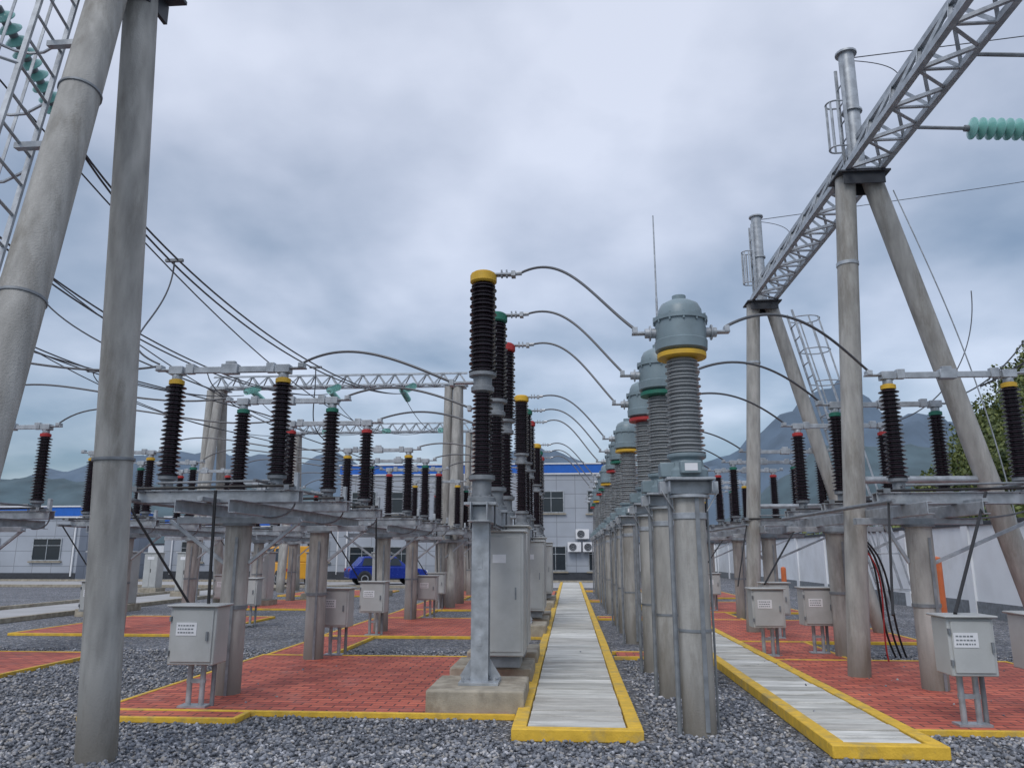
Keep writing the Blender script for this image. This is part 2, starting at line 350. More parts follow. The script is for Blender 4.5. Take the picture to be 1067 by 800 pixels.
# ---------------------------------------------------------------- current transformers
def ct(i,loc):
    g=G('current_transformer',loc)
    c=g.part('concrete_post',CONC); c.cyl((0,0,-.1),(0,0,2.13),.152,.15,24)
    s=g.part('steel_bracket',GALV,.004)
    s.cyl((0,0,2.13),(0,0,2.16),.2,seg=20); s.box((0,0,2.23),(.56,.12,.12)); s.box((0,0,2.305),(.46,.46,.025))
    for a in(-.2,.2): s.box((a,0,2.235),(.012,.4,.11))
    s.lathe((0,0,0),[(.156,1.93),(.162,1.93),(.162,1.99),(.156,1.99)],20)
    s.bar((-.27,-.1,2.2),(-.15,-.1,2.0),.04,.008); s.bar((.27,-.1,2.2),(.15,-.1,2.0),.04,.008)
    b=g.part('base_tank',PAINTG,.01); b.lathe((0,0,0),[(.2,2.32),(.2,2.40),(.17,2.42),(.15,2.5),(.19,2.52),(.19,2.56)],20)
    b.box((-.2,0,2.40),(.14,.2,.14)); b.box((0,-.2,2.41),(.2,.12,.12))
    pl=g.part('name_plate',WHITE); pl.box((0,-.262,2.41),(.12,.004,.07))
    p=g.part('grey_insulator',PORCG); p.lathe((0,0,0),sheds(2.56,3.52,.14,.12,.19,.17,26),26)
    y=g.part('phase_ring_'+PN[i],PH[i]); y.lathe((0,0,0),[(.2,3.52),(.245,3.53),(.245,3.575),(.2,3.58)],26)
    h=g.part('head_housing',PAINTG); h.lathe((0,0,0),[(.2,3.58),(.26,3.61),(.265,3.70),(.255,3.71),(.255,3.90),(.275,3.905),(.275,3.945),(.225,3.95),(.22,4.03),(.19,4.09),(.12,4.13),(.07,4.14),(.07,4.19),(.0,4.195)],28)
    for k in range(12):
        t=k*math.pi/6; h.cyl((.262*math.cos(t),.262*math.sin(t),3.88),(.262*math.cos(t),.262*math.sin(t),3.965),.012,seg=6)
    t=g.part('terminals',GALV,.003)
    for sx in(-1,1):
        t.cyl((sx*.24,0,3.80),(sx*.36,0,3.80),.05,seg=14); t.box((sx*.42,0,3.80),(.14,.09,.02)); t.box((sx*.46,0,3.83),(.05,.1,.06))
        t.cyl((sx*.30,0,3.80),(sx*.315,0,3.80),.08,seg=14)
    w=g.part('conduit',GALVD)
    w.tube([(-.19,-.06,0),(-.19,-.06,2.0),(-.2,-.02,2.33)],.022,8); w.box((.05,-.158,1.1),(.04,.005,2.1))
    w.tube([(.18,.05,0),(.18,.05,2.25)],.012,6)
    w.lathe((0,0,0),[(.153,.9),(.158,.9),(.158,.925),(.153,.925)],20)
    return g.done()
for i in range(3):
    r=ct(i,(1.16,7.63+1.9*i,0))
    for k in(1,2,3): dup(r,(1.16,7.63+1.9*i+PITCH*k,0))

# ---------------------------------------------------------------- disconnectors
def disc(loc,half=.66,sp=1.95,colx=.1,box=(.1,-.5)):
    g=G('disconnector_switch',loc)
    c=g.part('concrete_posts',CONC); s=g.part('steel_frame',GALV,.003); f=g.part('bearing_housings',GALVD); p=g.part('insulator_columns',PORC); a=g.part('contact_arms',GALV,.006); r=g.part('linkage_rods',GALVD); bk=g.part('operating_rods',BLACK)
    for y in(.35,3.4):
        c.cyl((colx,y,-.1),(colx,y,1.93),.152,.15,22)
        f.lathe((colx,y,0),[(.19,1.93),(.19,1.96)],20)
        f.lathe((colx,y,0),[(.157,.98),(.163,.98),(.163,1.02),(.157,1.02)],20)
        f.box((colx+.05,y-.158,.9),(.035,.005,1.8))
        s.box((colx,y,2.0),(1.5,.12,.08))
    for x in(-.3,.3):
        s.box((x+colx,sp,2.11),(.012,2*sp+1.3,.14)); s.box((x+colx+.035,sp,2.178),(.07,2*sp+1.3,.01)); s.box((x+colx+.035,sp,2.044),(.07,2*sp+1.3,.01))
    for i in range(3):
        y=i*sp
        s.box((0,y-.07,2.25),(2*half+.6,.012,.13)); s.box((0,y+.07,2.25),(2*half+.6,.012,.13)); s.box((0,y,2.32),(2*half+.6,.2,.012))
        for sx in(-1,1):
            x=sx*half
            f.lathe((x,y,0),[(.1,2.326),(.1,2.34),(.07,2.36),(.07,2.44),(.11,2.46),(.11,2.5)],16)
            for q in(-.09,.09):
                for q2 in(-.09,.09): f.cyl((x+q,y+q2*.8,2.3),(x+q,y+q2*.8,2.37),.011,seg=6)
            p.lathe((x,y,0),sheds(2.5,3.6,.075,.065,.13,.12,21),20)
            q=g.part('phase_caps_'+PN[i],PH[i]); q.lathe((x,y,0),[(.09,3.6),(.09,3.65),(.07,3.66)],16)
            a.lathe((x,y,0),[(.06,3.66),(.06,3.72)],12)
            a.box((x,y,3.77),(.17,.13,.10)); a.box((x-sx*half*.45,y,3.775),(half*.9,.05,.075)); a.box((x+sx*.17,y,3.78),(.2,.09,.02)); a.box((x+sx*.22,y,3.81),(.07,.11,.06))
            a.box((x-sx*.16,y,3.79),(.10,.08,.12))
            r.bar((x,y,2.40),(x+.0,y-.22,2.40),.03,.012)
        a.box((0,y,3.78),(.2,.11,.12)); a.box((0,y,3.86),(.12,.06,.04))
        r.cyl((-half,y-.2,2.40),(half,y-.2,2.42),.014,seg=8)
        bk.cyl((-half-.35,y-.25,2.33),(half+.3,y-.25,2.36),.016,seg=8)
        r.box((-half-.25,y-.16,2.33),(.08,.22,.06)); r.box((half+.22,y-.16,2.34),(.06,.22,.06))
        a.box((half+.24,y,2.42),(.05,.08,.22))
    r.cyl((half-.1,-.4,2.41),(half-.1,2*sp+.2,2.41),.018,seg=8)
    r.cyl((-half-.28,-.5,2.2),(-half-.28,2*sp+.3,2.2),.026,seg=8)
    bx,by=box
    bk.cyl((bx+.05,by+.1,1.05),(.1,-.35,2.3),.018,seg=8)
    bk.cyl((-half-.28,-.35,2.2),(bx-.35,by+.55,1.0),.014,seg=8)
    s.bar((0,-.5,2.2),(0,0,2.2),.06,.05)
    s.bar((colx+.15,3.4,1.5),(half+.2,3.4,2.0),.04); s.bar((colx+.15,.35,1.5),(half+.2,.35,2.0),.04); s.bar((colx-.15,.35,1.5),(-half-.1,.35,2.0),.04)
    ew=g.part('earth_straps',GALVD)
    for i in range(3): ew.tube(bez((half+.2,i*sp+.06,2.3),(half+.3,i*sp+.1,2.0),(colx+.35,i*sp+.2,2.0),(colx+.3,i*sp+.3,2.05),10),.012,5)
    return g.done()
dl=disc((-4.05,8.75,0))
for k in(1,2,3): dup(dl,(-4.05,8.75+PITCH*k,0))
for k in(0,1,2): dup(dl,(-9.75,8.75+PITCH*k,0))
dr=disc((4.7,9.65,0),half=.72,colx=-.4,box=(-1.1,-1.85))
for k in(1,2,3): dup(dr,(4.7,9.65+PITCH*k,0))

def cbox(loc,w=.5,h=.58,z=.48):
    g=G('control_box',loc)
    b=g.part('enclosure',CAB,.012); b.box((0,0,z+h/2),(w,.32,h)); b.box((0,-.01,z+h+.012),(w+.06,.40,.022))
    d=g.part('door',CAB,.006); d.box((0,-.168,z+h/2),(w-.06,.014,h-.06))
    l=g.part('label_plate',WHITE); l.box((-.06,-.178,z+h*.62),(.22,.004,.13))
    t=g.part('label_lettering',GALVD)
    for r in range(3):
        x=-.15
        while x<.01:
            ww=random.uniform(.012,.028); t.box((x+ww/2,-.181,z+h*.62+.035-.035*r),(ww,.002,.014)); x+=ww+.009
    hd=g.part('handle_and_hinges',GALVD); hd.box((.17,-.185,z+h/2),(.02,.025,.09))
    for zz in(.12,h-.12): hd.box((-w/2+.01,-.17,z+zz),(.02,.03,.05))
    p=g.part('post',GALV); p.cyl((-.07,.02,0),(-.07,.02,z),.028,seg=10); p.cyl((.07,.02,0),(.07,.02,z),.028,seg=10); p.box((0,.02,.3),(.2,.03,.04)); p.box((0,.02,.055),(.3,.16,.02))
    c=g.part('cable_conduit',GALVD); c.tube([(.16,.08,0),(.16,.08,z)],.025,8)
    return g.done()
c0=cbox((-3.95,8.3,0))
c1=cbox((3.72,7.95,0),w=.42,h=.52,z=.5)
dup(c1,(4.62,8.3,0))
for l in [(-3.75,12.55,0),(-3.9,15.6,0),(-9.6,15.5,0),(-9.7,8.2,0),(3.9,15.6,0),(4.0,13.35,0),(-3.6,19.9,0),(4.0,23,0),(-3.9,23,0),(-9.0,20.2,0),(-7.3,17.6,0),(3.1,12.95,0)]: dup(c0,l)

# ---------------------------------------------------------------- gantries
def lattice(part,p0,p1,w=.5,h=.5,n=10,rc=.07,rb=.04):
    p0=Vector(p0);p1=Vector(p1);d=(p1-p0).normalized();a=d.cross(Vector((0,0,1))).normalized()
    offs=[a*(-w/2),a*(w/2),Vector((0,0,h))]
    for o in offs: part.angle(p0+o,p1+o,rc)
    for k in range(n):
        q0=p0.lerp(p1,k/n);q1=p0.lerp(p1,(k+1)/n);qm=(q0+q1)/2
        for i,j in((0,1),(0,2),(1,2)):
            part.angle(q0+offs[i],qm+offs[j],rb); part.angle(qm+offs[j],q1+offs[i],rb)
        part.angle(q0+offs[0],q0+offs[1],rb)
def ladder(part,p0,p1,off,w=.42,cage=True,out=Vector((1,0,0)),r=.014,cr=.36):
    p0=Vector(p0)+off;p1=Vector(p1)+off;d=(p1-p0);L=d.length;d.normalize();a=d.cross(out).normalized()
    for s in(-1,1): part.bar(p0+a*s*w/2,p1+a*s*w/2,.045,.025)
    n=int(L/.3)
    for i in range(n): 
        q=p0+d*(.15+i*.3); part.cyl(q-a*w/2,q+a*w/2,r,seg=6)
    if cage:
        m=int((L-.3)/.75)
        def cp(q,t): return q+out*(cr+cr*math.cos(t*1.5))+a*(cr*math.sin(t*1.5))
        for i in range(m+1):
            q=p0+d*(.3+i*.75); pts=[q-a*w/2]+[cp(q,-1.25+2.5*k/10) for k in range(11)]+[q+a*w/2]
            part.tube(pts,.014,5)
        for t in(-1.1,-.55,0,.55,1.1): part.bar(cp(p0+d*.3,t),cp(p0+d*(.3+m*.75),t),.03,.008)

g=G('lattice_gantry')
c=g.part('concrete_legs',CONC); s=g.part('steel_beam',GALV); k_=g.part('beam_seat',DARKST,.004); ld=g.part('ladder_cage',GALV); tpn=g.part('top_mast',GALV)
for yy in(16.9,10.95,3.2):
    c.cyl((3.75,yy,-.1),(4.22,yy,7.1),.145,.145,22); c.cyl((6.35,yy,-.1),(4.6,yy,7.1),.145,.145,22)
    k_.box((4.42,yy,7.12),(.75,.5,.03)); k_.box((4.42,yy-.2,7.02),(.6,.02,.18)); k_.box((4.42,yy+.2,7.02),(.6,.02,.18))
    tpn.lathe((4.13,yy,5.72),[(.146,0),(.156,.0),(.156,.05),(.146,.05)],20)
    s.cyl((3.93,yy,2.6),(5.7,yy,2.6),.05,seg=10)
    tpn.cyl((4.42,yy,7.13),(4.42,yy,9.2),.115,.115,18); tpn.lathe((4.42,yy,9.2),[(.16,0),(.16,.03)],16); tpn.lathe((4.42,yy,8.2),[(.115,0),(.15,0),(.15,.03),(.115,.03)],16)
    ladder(ld,(4.42,yy,7.3),(4.42,yy,9.0),Vector((-.14,0,0)),w=.22,out=Vector((-1,0,0)),r=.012,cr=.12)
lattice(s,(4.42,2.8,7.17),(4.42,17.1,7.17),.5,.55,18,.08,.045)
ladder(ld,(6.2,16.9,.6),(4.72,16.9,6.9),Vector((.28,0,0)),w=.4,out=Vector((1,0,0)),cr=.3)
s.tube(bez((4.9,10.95,6.9),(5.3,10.9,5.5),(5.8,10.9,4),(6.0,10.95,2)),.009)
g.done()

g=G('lattice_gantry')
c=g.part('concrete_legs',CONC); s=g.part('steel_beam',GALV); k_=g.part('beam_seat',DARKST,.004); ld=g.part('ladder_cage',GALV); sl=g.part('steel_sleeves',GALVD)
c.cyl((-3.78,6.35,-.1),(-4.02,6.12,6.85),.155,.15,28)
c.cyl((-3.78,4.25,-.1),(-4.12,5.85,6.95),.165,.155,28)
k_.box((-4.05,6.0,6.93),(.7,.75,.04)); k_.box((-3.9,6.12,6.8),(.04,.5,.2)); k_.box((-4.2,6.12,6.8),(.04,.5,.2))
for (a,b,t) in [((-3.78,6.35,-.1),(-4.02,6.12,6.85),.36),((-3.78,4.25,-.1),(-4.12,5.85,6.95),.5),((-3.78,4.25,-.1),(-4.12,5.85,6.95),.78)]:
    A=Vector(a);B=Vector(b);P=A.lerp(B,t);d=(B-A).normalized()
    sl.lathe(P-d*.03,[(.156,0),(.170,.005),(.170,.025),(.156,.03)],24,axis=d)
lattice(s,(-3.7,6.0,7.2),(-13,6.0,7.2),.5,.55,14,.08,.045)
for zz in(.33,.52,.7,.86):
    P=Vector((-3.78,4.25,-.1)).lerp(Vector((-4.12,5.85,6.95)),zz); s.bar(P,P+Vector((-.42,0,0)),.06,.05)
ladder(ld,Vector((-3.85,4.6,1.5)),(-4.2,6.05,8.0),Vector((-.36,-.05,0)),w=.42,out=Vector((-1,-.1,0)).normalized())
c.cyl((-12.7,6.9,-.1),(-12.7,6.15,6.95),.15,seg=20); c.cyl((-12.7,5.1,-.1),(-12.7,5.85,6.95),.15,seg=20)
g.done()

def fargantry(y,xs,x0,x1,z=7.0):
    g=G('lattice_gantry'); c=g.part('concrete_legs',CONC); s=g.part('steel_beam',GALV)
    for x in xs:
        c.cyl((x,y-1.0,-.1),(x,y-.12,z),.15,seg=16); c.cyl((x,y+1.0,-.1),(x,y+.12,z),.15,seg=16); s.box((x,y,z+.02),(.5,.6,.04))
        s.cyl((x,y-.6,2.6),(x,y+.6,2.6),.05,seg=8); c.cyl((x-.4,y-.1,-.1),(x-.3,y-.1,z),.14,seg=16)
    lattice(s,(x0,y,z+.08),(x1,y,z+.08),.4,.4,16,.07,.045)
    return g.done()
fargantry(24.7,[-11.7,-3.6],-12,-3.3)
fargantry(34.5,[-12.5,-4.2],-12.8,-3.9)

def string(p0,p1,n=9,mid=.35,name='glass_insulator_string',r=.13):
    g=G(name); p0=Vector(p0);p1=Vector(p1);d=(p1-p0).normalized();L=(p1-p0).length
    m=g.part('metal_links',GALVD); m.cyl(p0,p1,.018,seg=8)
    m.tube([p0,p0+d*mid],.024,6)
    gl=g.part('glass_discs',GLASSI); st=(L-mid-.15)/n
    for i in range(n):
        o=p0+d*(mid+i*st); gl.lathe(o,[(.03,0),(.075,.02),(r,.05),(r,.06),(.09,.045),(.04,.055)],20,axis=d); m.lathe(o,[(.035,-.055),(.045,-.05),(.045,.0),(.03,.01)],10,axis=d)
    g.done()
def wire(name,pts,r,m=COND,seg=6):
    p=PB(name,m); p.tube(pts,r,seg); return single(name,p)
for yy in(9.7,8.15,6.6):
    string((4.67,yy,7.2),(6.75,yy+.1,7.12),10,mid=.75,r=.145)
    wire('overhead_conductor',caten((6.75,yy+.1,7.12),(60,yy+8,14),1.5),.014)
    wire('dropper_cable',bez((7.2,yy+.1,7.1),(7.3,yy+.4,5.6),(6.6,yy+1.2,4.3),(5.66,9.65 if yy>9 else yy+2.6,3.85)),.013)
for i in range(3):
    wire('dropper_cable',bez((8.5,10+i*3,7.0),(8.2,10.5+i*2.5,5.5),(6.8,10.2+i*2,4.2),(5.66,9.65+1.95*i,3.85)),.011)
wire('overhead_conductor',caten((6.75,9.8,7.12),(30,20,6.6),.9),.012)
for yy in(10.95,16.9,3.2):
    wire('earth_wire',caten((4.5,yy,9.15),(60,yy+6,22),1.0),.008)
    wire('earth_wire',bez((4.5,yy,9.1),(5.6,yy-.1,8.9),(5.0,yy-.2,8.4),(4.7,yy-.2,7.75)),.007)

for n_,(x0,x1) in enumerate([(-5.75,-5.0),(-7.9,-7.5),(-10.2,-10.2)]):
    string((x0,6.25,7.15),(x0,7.65,6.45),9,mid=.25,r=.12)
    for dx in(-.12,.12):
        P=[Vector(p) for p in bez((x0,7.7,6.42),(x0+dx,10.5,5.2),(x1+dx,17,5.0),(x1,23.1,6.5),40)]
        wire('bus_conductor',P,.014)
    string((x1,24.45,7.05),(x1,23.1,6.6),9,mid=.25,r=.11)
    P=bez((x0,7.7,6.42),(x0,10.5,5.2),(x1,17,5.0),(x1,23.1,6.5),40)
    for q,tx,ty in((P[9],-4.05-.9,8.75+1.95*n_),(P[23],-4.05-.9,8.75+PITCH+1.95*n_)):
        wire('dropper_cable',bez(q,q+Vector((.1,-.1,-1.0)),(tx-.8,ty,4.2),(tx,ty,3.86)),.012,seg=6)
        sp_=PB('spacer_clamp',GALVD); sp_.box(q,(.26,.05,.04)); single('conductor_spacer_clamp',sp_)
    wire('overhead_conductor',caten((x0-1,6,7.6),(x1-1,34.5,7.3),2.0),.012)
    wire('overhead_conductor',caten((x1-.6,24.7,7.1),(x1-.6,34.4,7.1),.6),.012)
    string((x1-.6,25,7.1),(x1-.6,26.4,6.9),9,mid=.2,r=.11); string((x1-.6,34.2,7.1),(x1-.6,32.9,6.9),9,mid=.2,r=.11)

for k in range(3):
    o=k*PITCH
    for i in range(3):
        yb=8.68+1.6*i+o; yc=7.63+1.9*i+o; ydl=8.75+1.95*i+o; ydr=9.65+1.95*i+o; j=random.uniform(-.08,.08)
        wire('jumper_cable',bez((-.54,yb,4.885),(0,yb-.1,5.05+j),(.3,yc+.3,4.35-j),(.70,yc,3.85)),.016,ALU,8)
        wire('jumper_cable',bez((1.62,yc,3.86),(2.3,yc+.2,4.2+j),(3.1,ydr-.6,4.15),(3.76,ydr,3.84)),.016,ALU,8)
        wire('jumper_cable',bez((-3.17,ydl,3.84),(-2.6,ydl,4.08+j),(-2.0,yb,3.85),(-1.34,yb,3.56)),.016,ALU,8)
        wire('jumper_cable',bez((-9.75+.88,ydl,3.84),(-8,ydl,4.5),(-6.5,ydl,3.6),(-4.93,ydl,3.84)),.014,ALU,8)

p=PB('lightning_rod_mast',GALV); p.cyl((2.75,22.5,0),(2.75,22.5,5),.12,.09,14); p.cyl((2.75,22.5,5),(2.75,22.5,9.2),.05,.035,10); p.cyl((2.75,22.5,9.2),(2.75,22.5,11.9),.028,.02,8); single('lightning_rod_mast',p)

# ---------------------------------------------------------------- buildings
def building(name,x0,x1,y0,y1,h,wins,band=True):
    g=G(name); w=g.part('walls',PANEL); w.box(((x0+x1)/2,(y0+y1)/2,h/2),(x1-x0,y1-y0,h))
    if band:
        b=g.part('blue_parapet',BLUE,.02); b.box(((x0+x1)/2,(y0+y1)/2,h+.28),(x1-x0+.16,y1-y0+.16,.56))
        c=g.part('white_coping',WHITE); c.box(((x0+x1)/2,(y0+y1)/2,h+.60),(x1-x0+.3,y1-y0+.3,.08)); c.box(((x0+x1)/2,(y0+y1)/2,h-.05),(x1-x0+.24,y1-y0+.24,.08))
    pl=g.part('dark_plinth',DARKST); pl.box(((x0+x1)/2,y0-.03,.25),(x1-x0+.02,.06,.5))
    dp=g.part('downpipes',WHITE)
    for xx in (x0+.6,(x0+x1)/2-.9,x1-.25): dp.cyl((xx,y0-.09,.3),(xx,y0-.09,h-.1),.055,seg=8)
    fr=g.part('window_frames',GALV); gl=g.part('window_glass',WIN); si=g.part('window_sills',FOUND)
    for (cx,cz,ww,hh) in wins:
        gl.box((cx,y0-.012,cz),(ww,.02,hh))
        for s_ in(-1,1): fr.box((cx+s_*(ww/2),y0-.03,cz),(.06,.07,hh+.06)); fr.box((cx,y0-.031,cz+s_*hh/2),(ww-.06,.07,.06))
        fr.box((cx,y0-.029,cz),(.035,.05,hh-.06)); fr.box((cx,y0-.028,cz+hh*.18),(ww-.06,.04,.035)); si.box((cx,y0-.08,cz-hh/2-.09),(ww+.3,.16,.08))
    return g.done()
W=[(-1.15,4.9,1.6,1.35),(2.0,4.9,1.6,1.4),(-.9,1.35,1.3,1.5),(2.0,1.35,1.6,1.5)]+[(x,z,1.6,1.35) for x in(-4.6,-7.6,-10.8,-13.4) for z in(1.4,4.9)]
building('control_building',-15,3.3,50,62,6.75,W)
building('guard_building',-27.5,-15.2,51.5,58,3.5,[(x,1.8,1.5,1.3) for x in(-25.5,-22.5,-19.5,-16.8)])
building('storage_building',-52,-30,46,54,3.9,[(x,1.9,1.8,1.3) for x in(-48,-44,-40,-36,-32)])
def ac(x,z):
    g=G('air_conditioner_unit',(x,49.68,z)); b=g.part('casing',WHITE,.02); b.box((0,0,0),(.85,.32,.6))
    f=g.part('fan_grille',DARKST); f.lathe((-.1,-.161,0),[(.24,0),(.24,.012)],20,axis=(0,-1,0)); r=g.part('grille_rings',GALV)
    for q in(.08,.16,.23): r.tube([(-.1+q*math.cos(t*.524),-.18,q*math.sin(t*.524)) for t in range(13)],.01,5)
    k=g.part('bracket',GALVD); k.bar((-.3,.1,-.32),(.3,.1,-.32),.04); k.bar((-.3,-.1,-.32),(-.3,.3,-.32),.04); k.bar((.3,-.1,-.32),(.3,.3,-.32),.04); g.done()
for x,z in((.30,2.05),(.82,2.85),(1.25,2.05),(-5.9,2.1)): ac(x,z)
def pwall(p0,p1,h=2.35):
    g=G('perimeter_wall'); w=g.part('panels',WALLW); c=g.part('coping',DARKST,.01); pi=g.part('piers',WALLW); b=g.part('grey_plinth',GALVD)
    p0=Vector(p0);p1=Vector(p1);L=(p1-p0).length;d=(p1-p0)/L;rz=math.atan2(d.y,d.x);m=(p0+p1)/2
    w.box((m.x,m.y,h/2),(L,.2,h),rz); c.box((m.x,m.y,h+.05),(L+.1,.34,.1),rz); b.box((m.x,m.y,.2),(L,.26,.4),rz)
    for i in range(int(L/4)+1):
        q=p0+d*(i*4); pi.box((q.x,q.y,h/2+.02),(.35,.32,h+.02),rz)
    g.done()
pwall((10.8,2,0),(10.8,62,0)); pwall((3.6,58.2,0),(10.6,58.2,0)); pwall((-70,60,0),(-15.5,60,0))

g=G('site_road'); r=g.part('surface',ROAD); r.add([(-70,38,.03),(3.4,38,.03),(3.4,45.5,.03),(-70,45.5,.03)],[(0,1,2,3)])
kk=g.part('kerbs',FOUND,.01); kk.box((-35.4,37.9,.07),(69,.15,.14)); kk.box((-33.3,45.6,.07),(73,.15,.14))
g.done()
g=G('service_road'); r=g.part('surface',ROAD); r.add([(-16.5,6,.02),(-13.6,6,.02),(-13.6,37.8,.02),(-16.5,37.8,.02)],[(0,1,2,3)])
kk=g.part('kerbs',FOUND,.01); kk.box((-13.5,22,.06),(.14,31,.12)); kk.box((-16.6,22,.06),(.14,31,.12)); g.done()

def car(name,loc,body,L=4.2,Wd=1.75,H=1.5,rz=0,van=False):
    g=G(name,loc,rz); b=g.part('body',body,.05)
    if van: lower=[(-L/2,.3),(L/2,.3),(L/2,.95),(L/2-.15,1.15),(-L/2,1.15)]; top=[(-L/2+.02,1.15),(L/2-.25,1.15),(L/2-.75,H),(-L/2+.1,H)]
    else: lower=[(-L/2,.35),(L/2,.3),(L/2,.62),(L/2-.15,.78),(L/2-1.0,.92),(-L/2+.25,.95),(-L/2,.8)]; top=[(-L/2+.3,.94),(L/2-1.05,.90),(L/2-1.75,H-.03),(L/2-2.3,H),(-L/2+.75,H-.04)]
    def ext(part,pr,w0,w1=None,zb=None,zt=None):
        n=len(pr);v=[]
        for s_ in(-1,1):
            for x,z in pr:
                t=0 if w1 is None else (z-zb)/(zt-zb); w=w0 if w1 is None else w0+(w1-w0)*t
                v.append((x,s_*w/2,z))
        part.add(v,[tuple(range(n)),tuple(range(2*n-1,n-1,-1))]+[(i,i+n,(i+1)%n+n,(i+1)%n) for i in range(n)])
    ext(b,lower,Wd); ext(b,top,Wd-.08,Wd-.4,.9,H)
    gl=g.part('windows',WIN)
    z0=1.0 if not van else 1.2
    for s_ in(-1,1):
        for xa,xb in(((-L/2+.65,-.1),(0,L/2-1.45)) if not van else ((-L/2+.4,-.3),(-.2,L/2-.75))):
            zt=H-.12; y0=(Wd-.08)/2-.02; y1=(Wd-.4)/2+.03
            gl.add([(xa,s_*(y0+.025),z0),(xb,s_*(y0+.025),z0),(xb-.15,s_*(y1+.02),zt),(xa+.12,s_*(y1+.02),zt)],[(0,1,2,3)])
    w=g.part('tyres',BLACK); h=g.part('wheel_rims',GALV); ar=g.part('wheel_arches',DARKST)
    for x in(-L/2+.8,L/2-.8):
        for s_ in(-1,1):
            w.lathe((x,s_*(Wd/2-.12),.32),[(.2,-.1),(.31,-.1),(.32,0),(.31,.14),(.2,.15)],20,axis=(0,s_,0)); h.lathe((x,s_*(Wd/2-.12),.32),[(.2,.0),(.2,.155),(.06,.14)],14,axis=(0,s_,0))
            ar.lathe((x,s_*(Wd/2-.12),.36),[(.38,0),(.38,.125)],20,axis=(0,s_,0))
    l=g.part('lights',WHITE); l.box((L/2-.03,.6,.68),(.1,.3,.12)); l.box((L/2-.03,-.6,.68),(.1,.3,.12)); t=g.part('tail_lights',RED); t.box((-L/2+.03,.65,.78),(.08,.2,.14)); t.box((-L/2+.03,-.65,.78),(.08,.2,.14))
    return g.done()
BCAR=mat('blue_car_paint',(.01,.035,.28),.25,.1,.03); YCAR=mat('yellow_van_paint',(.78,.38,.03),.35,0,.05)
car('parked_car',(-9.9,42,.03),BCAR,rz=.45)
car('parked_van',(-15.6,42.5,.03),YCAR,L=4.4,H=2.0,Wd=1.8,rz=2.2,van=True)

def cab(loc,w=.6,h=1.45):
    g=G('equipment_cabinet',loc); b=g.part('enclosure',CAB,.015); b.box((0,0,h/2+.2),(w,.55,h)); b.box((0,0,h+.22),(w+.1,.65,.04)); d=g.part('doors',CAB,.008)
    for s_ in(-1,1): d.box((s_*w/4,-.283,h/2+.2),(w/2-.03,.014,h-.08))
    f=g.part('base',FOUND,.01); f.box((0,0,.1),(w+.2,.8,.2)); hd=g.part('handles',BLACK); hd.box((.03,-.3,h/2+.2),(.02,.02,.15)); l=g.part('label',WHITE); l.box((0,-.293,h),(.3,.004,.12)); return g.done()
cc=cab((-12.6,20.5,0))
for l in[(-13.1,22.4,0),(-9.8,24.6,0),(-15,30,0),(-9.5,29,0),(-7.5,31,0),(-18,33,0)]: dup(cc,l)
p=PB('orange_marker_post',ORG); p.cyl((6.0,13.4,0),(6.0,13.4,1.5),.07,seg=16); p.lathe((6.0,13.4,1.5),[(.07,0),(.06,.05),(.01,.07)],16); single('orange_marker_post',p)
p=PB('orange_marker_post',ORG); p.cyl((5.9,22.4,0),(5.9,22.4,1.2),.07,seg=16);p.lathe((5.9,22.4,1.2),[(.07,0),(.06,.05),(.01,.07)],16); single('orange_marker_post',p)
g=G('cable_bundle'); pc=g.part('cables',BLACK)
for i in range(3): pc.tube(bez((4.5+.03*i,12.75,1.9),(4.9+.07*i,12.6,1.5),(4.6+.1*i,12.6,.8),(5.0+.08*i,12.9,.05)),.016,7)
pr=g.part('red_cable',RED); pr.tube(bez((4.4,12.45,1.75),(4.9,12.4,1.5),(4.6,12.4,.6),(4.7,12.4,.05)),.012,6); g.done()
def lamp(loc):
    g=G('floodlight_post',loc); p=g.part('post',GALV); p.cyl((0,0,0),(0,0,3.2),.05,.04,10); p.box((0,-.05,3.2),(.5,.06,.05)); h=g.part('lamp_heads',DARKST,.01); h.box((-.2,-.1,3.3),(.25,.12,.2)); h.box((.2,-.1,3.3),(.25,.12,.2)); return g.done()
l0=lamp((-6.6,33,0)); dup(l0,(-13.1,27,0)); dup(l0,(9.9,26,0))

# ---------------------------------------------------------------- hills
def hills(name,x0,x1,y,h,seed,m,depth=160):
    nx,ny=200,14; v=[];f=[]
    for j in range(ny):
        for i in range(nx):
            x=x0+(x1-x0)*i/(nx-1); t=j/(ny-1); yy=y+depth*t
            e=h(x)*(.85+.5*noise.noise(Vector((x*.006,seed,yy*.004)))+.2*noise.noise(Vector((x*.025,seed,yy*.02)))+.07*noise.noise(Vector((x*.1,seed,yy*.1))))
            v.append((x,yy,max(-3,e*math.sin(math.pi*min(1,t*1.0)*.5+.02))))
    for j in range(ny-1):
        for i in range(nx-1):
            a=j*nx+i; f.append((a,a+1,a+1+nx,a+nx))
    p=PB(name,m); p.add(v,f); single(name,p)
HZ=mat('haze_tinted_forest',(.105,.15,.205),1,0,.2,.03); HZ2=mat('forest_slope',(.05,.08,.06),1,0,.35,.12,det=6); HZ3=mat('nearer_haze_tinted_forest',(.075,.115,.135),1,0,.3,.06,det=6)  # HZ and HZ3: distance haze is painted into the bluish base colour
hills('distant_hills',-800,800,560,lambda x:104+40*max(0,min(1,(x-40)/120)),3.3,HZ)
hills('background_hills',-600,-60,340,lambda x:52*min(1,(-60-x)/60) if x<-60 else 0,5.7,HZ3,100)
hills('background_hills',45,420,230,lambda x:62*min(1,max(0,(x-45)/60)),8.1,HZ3,120)

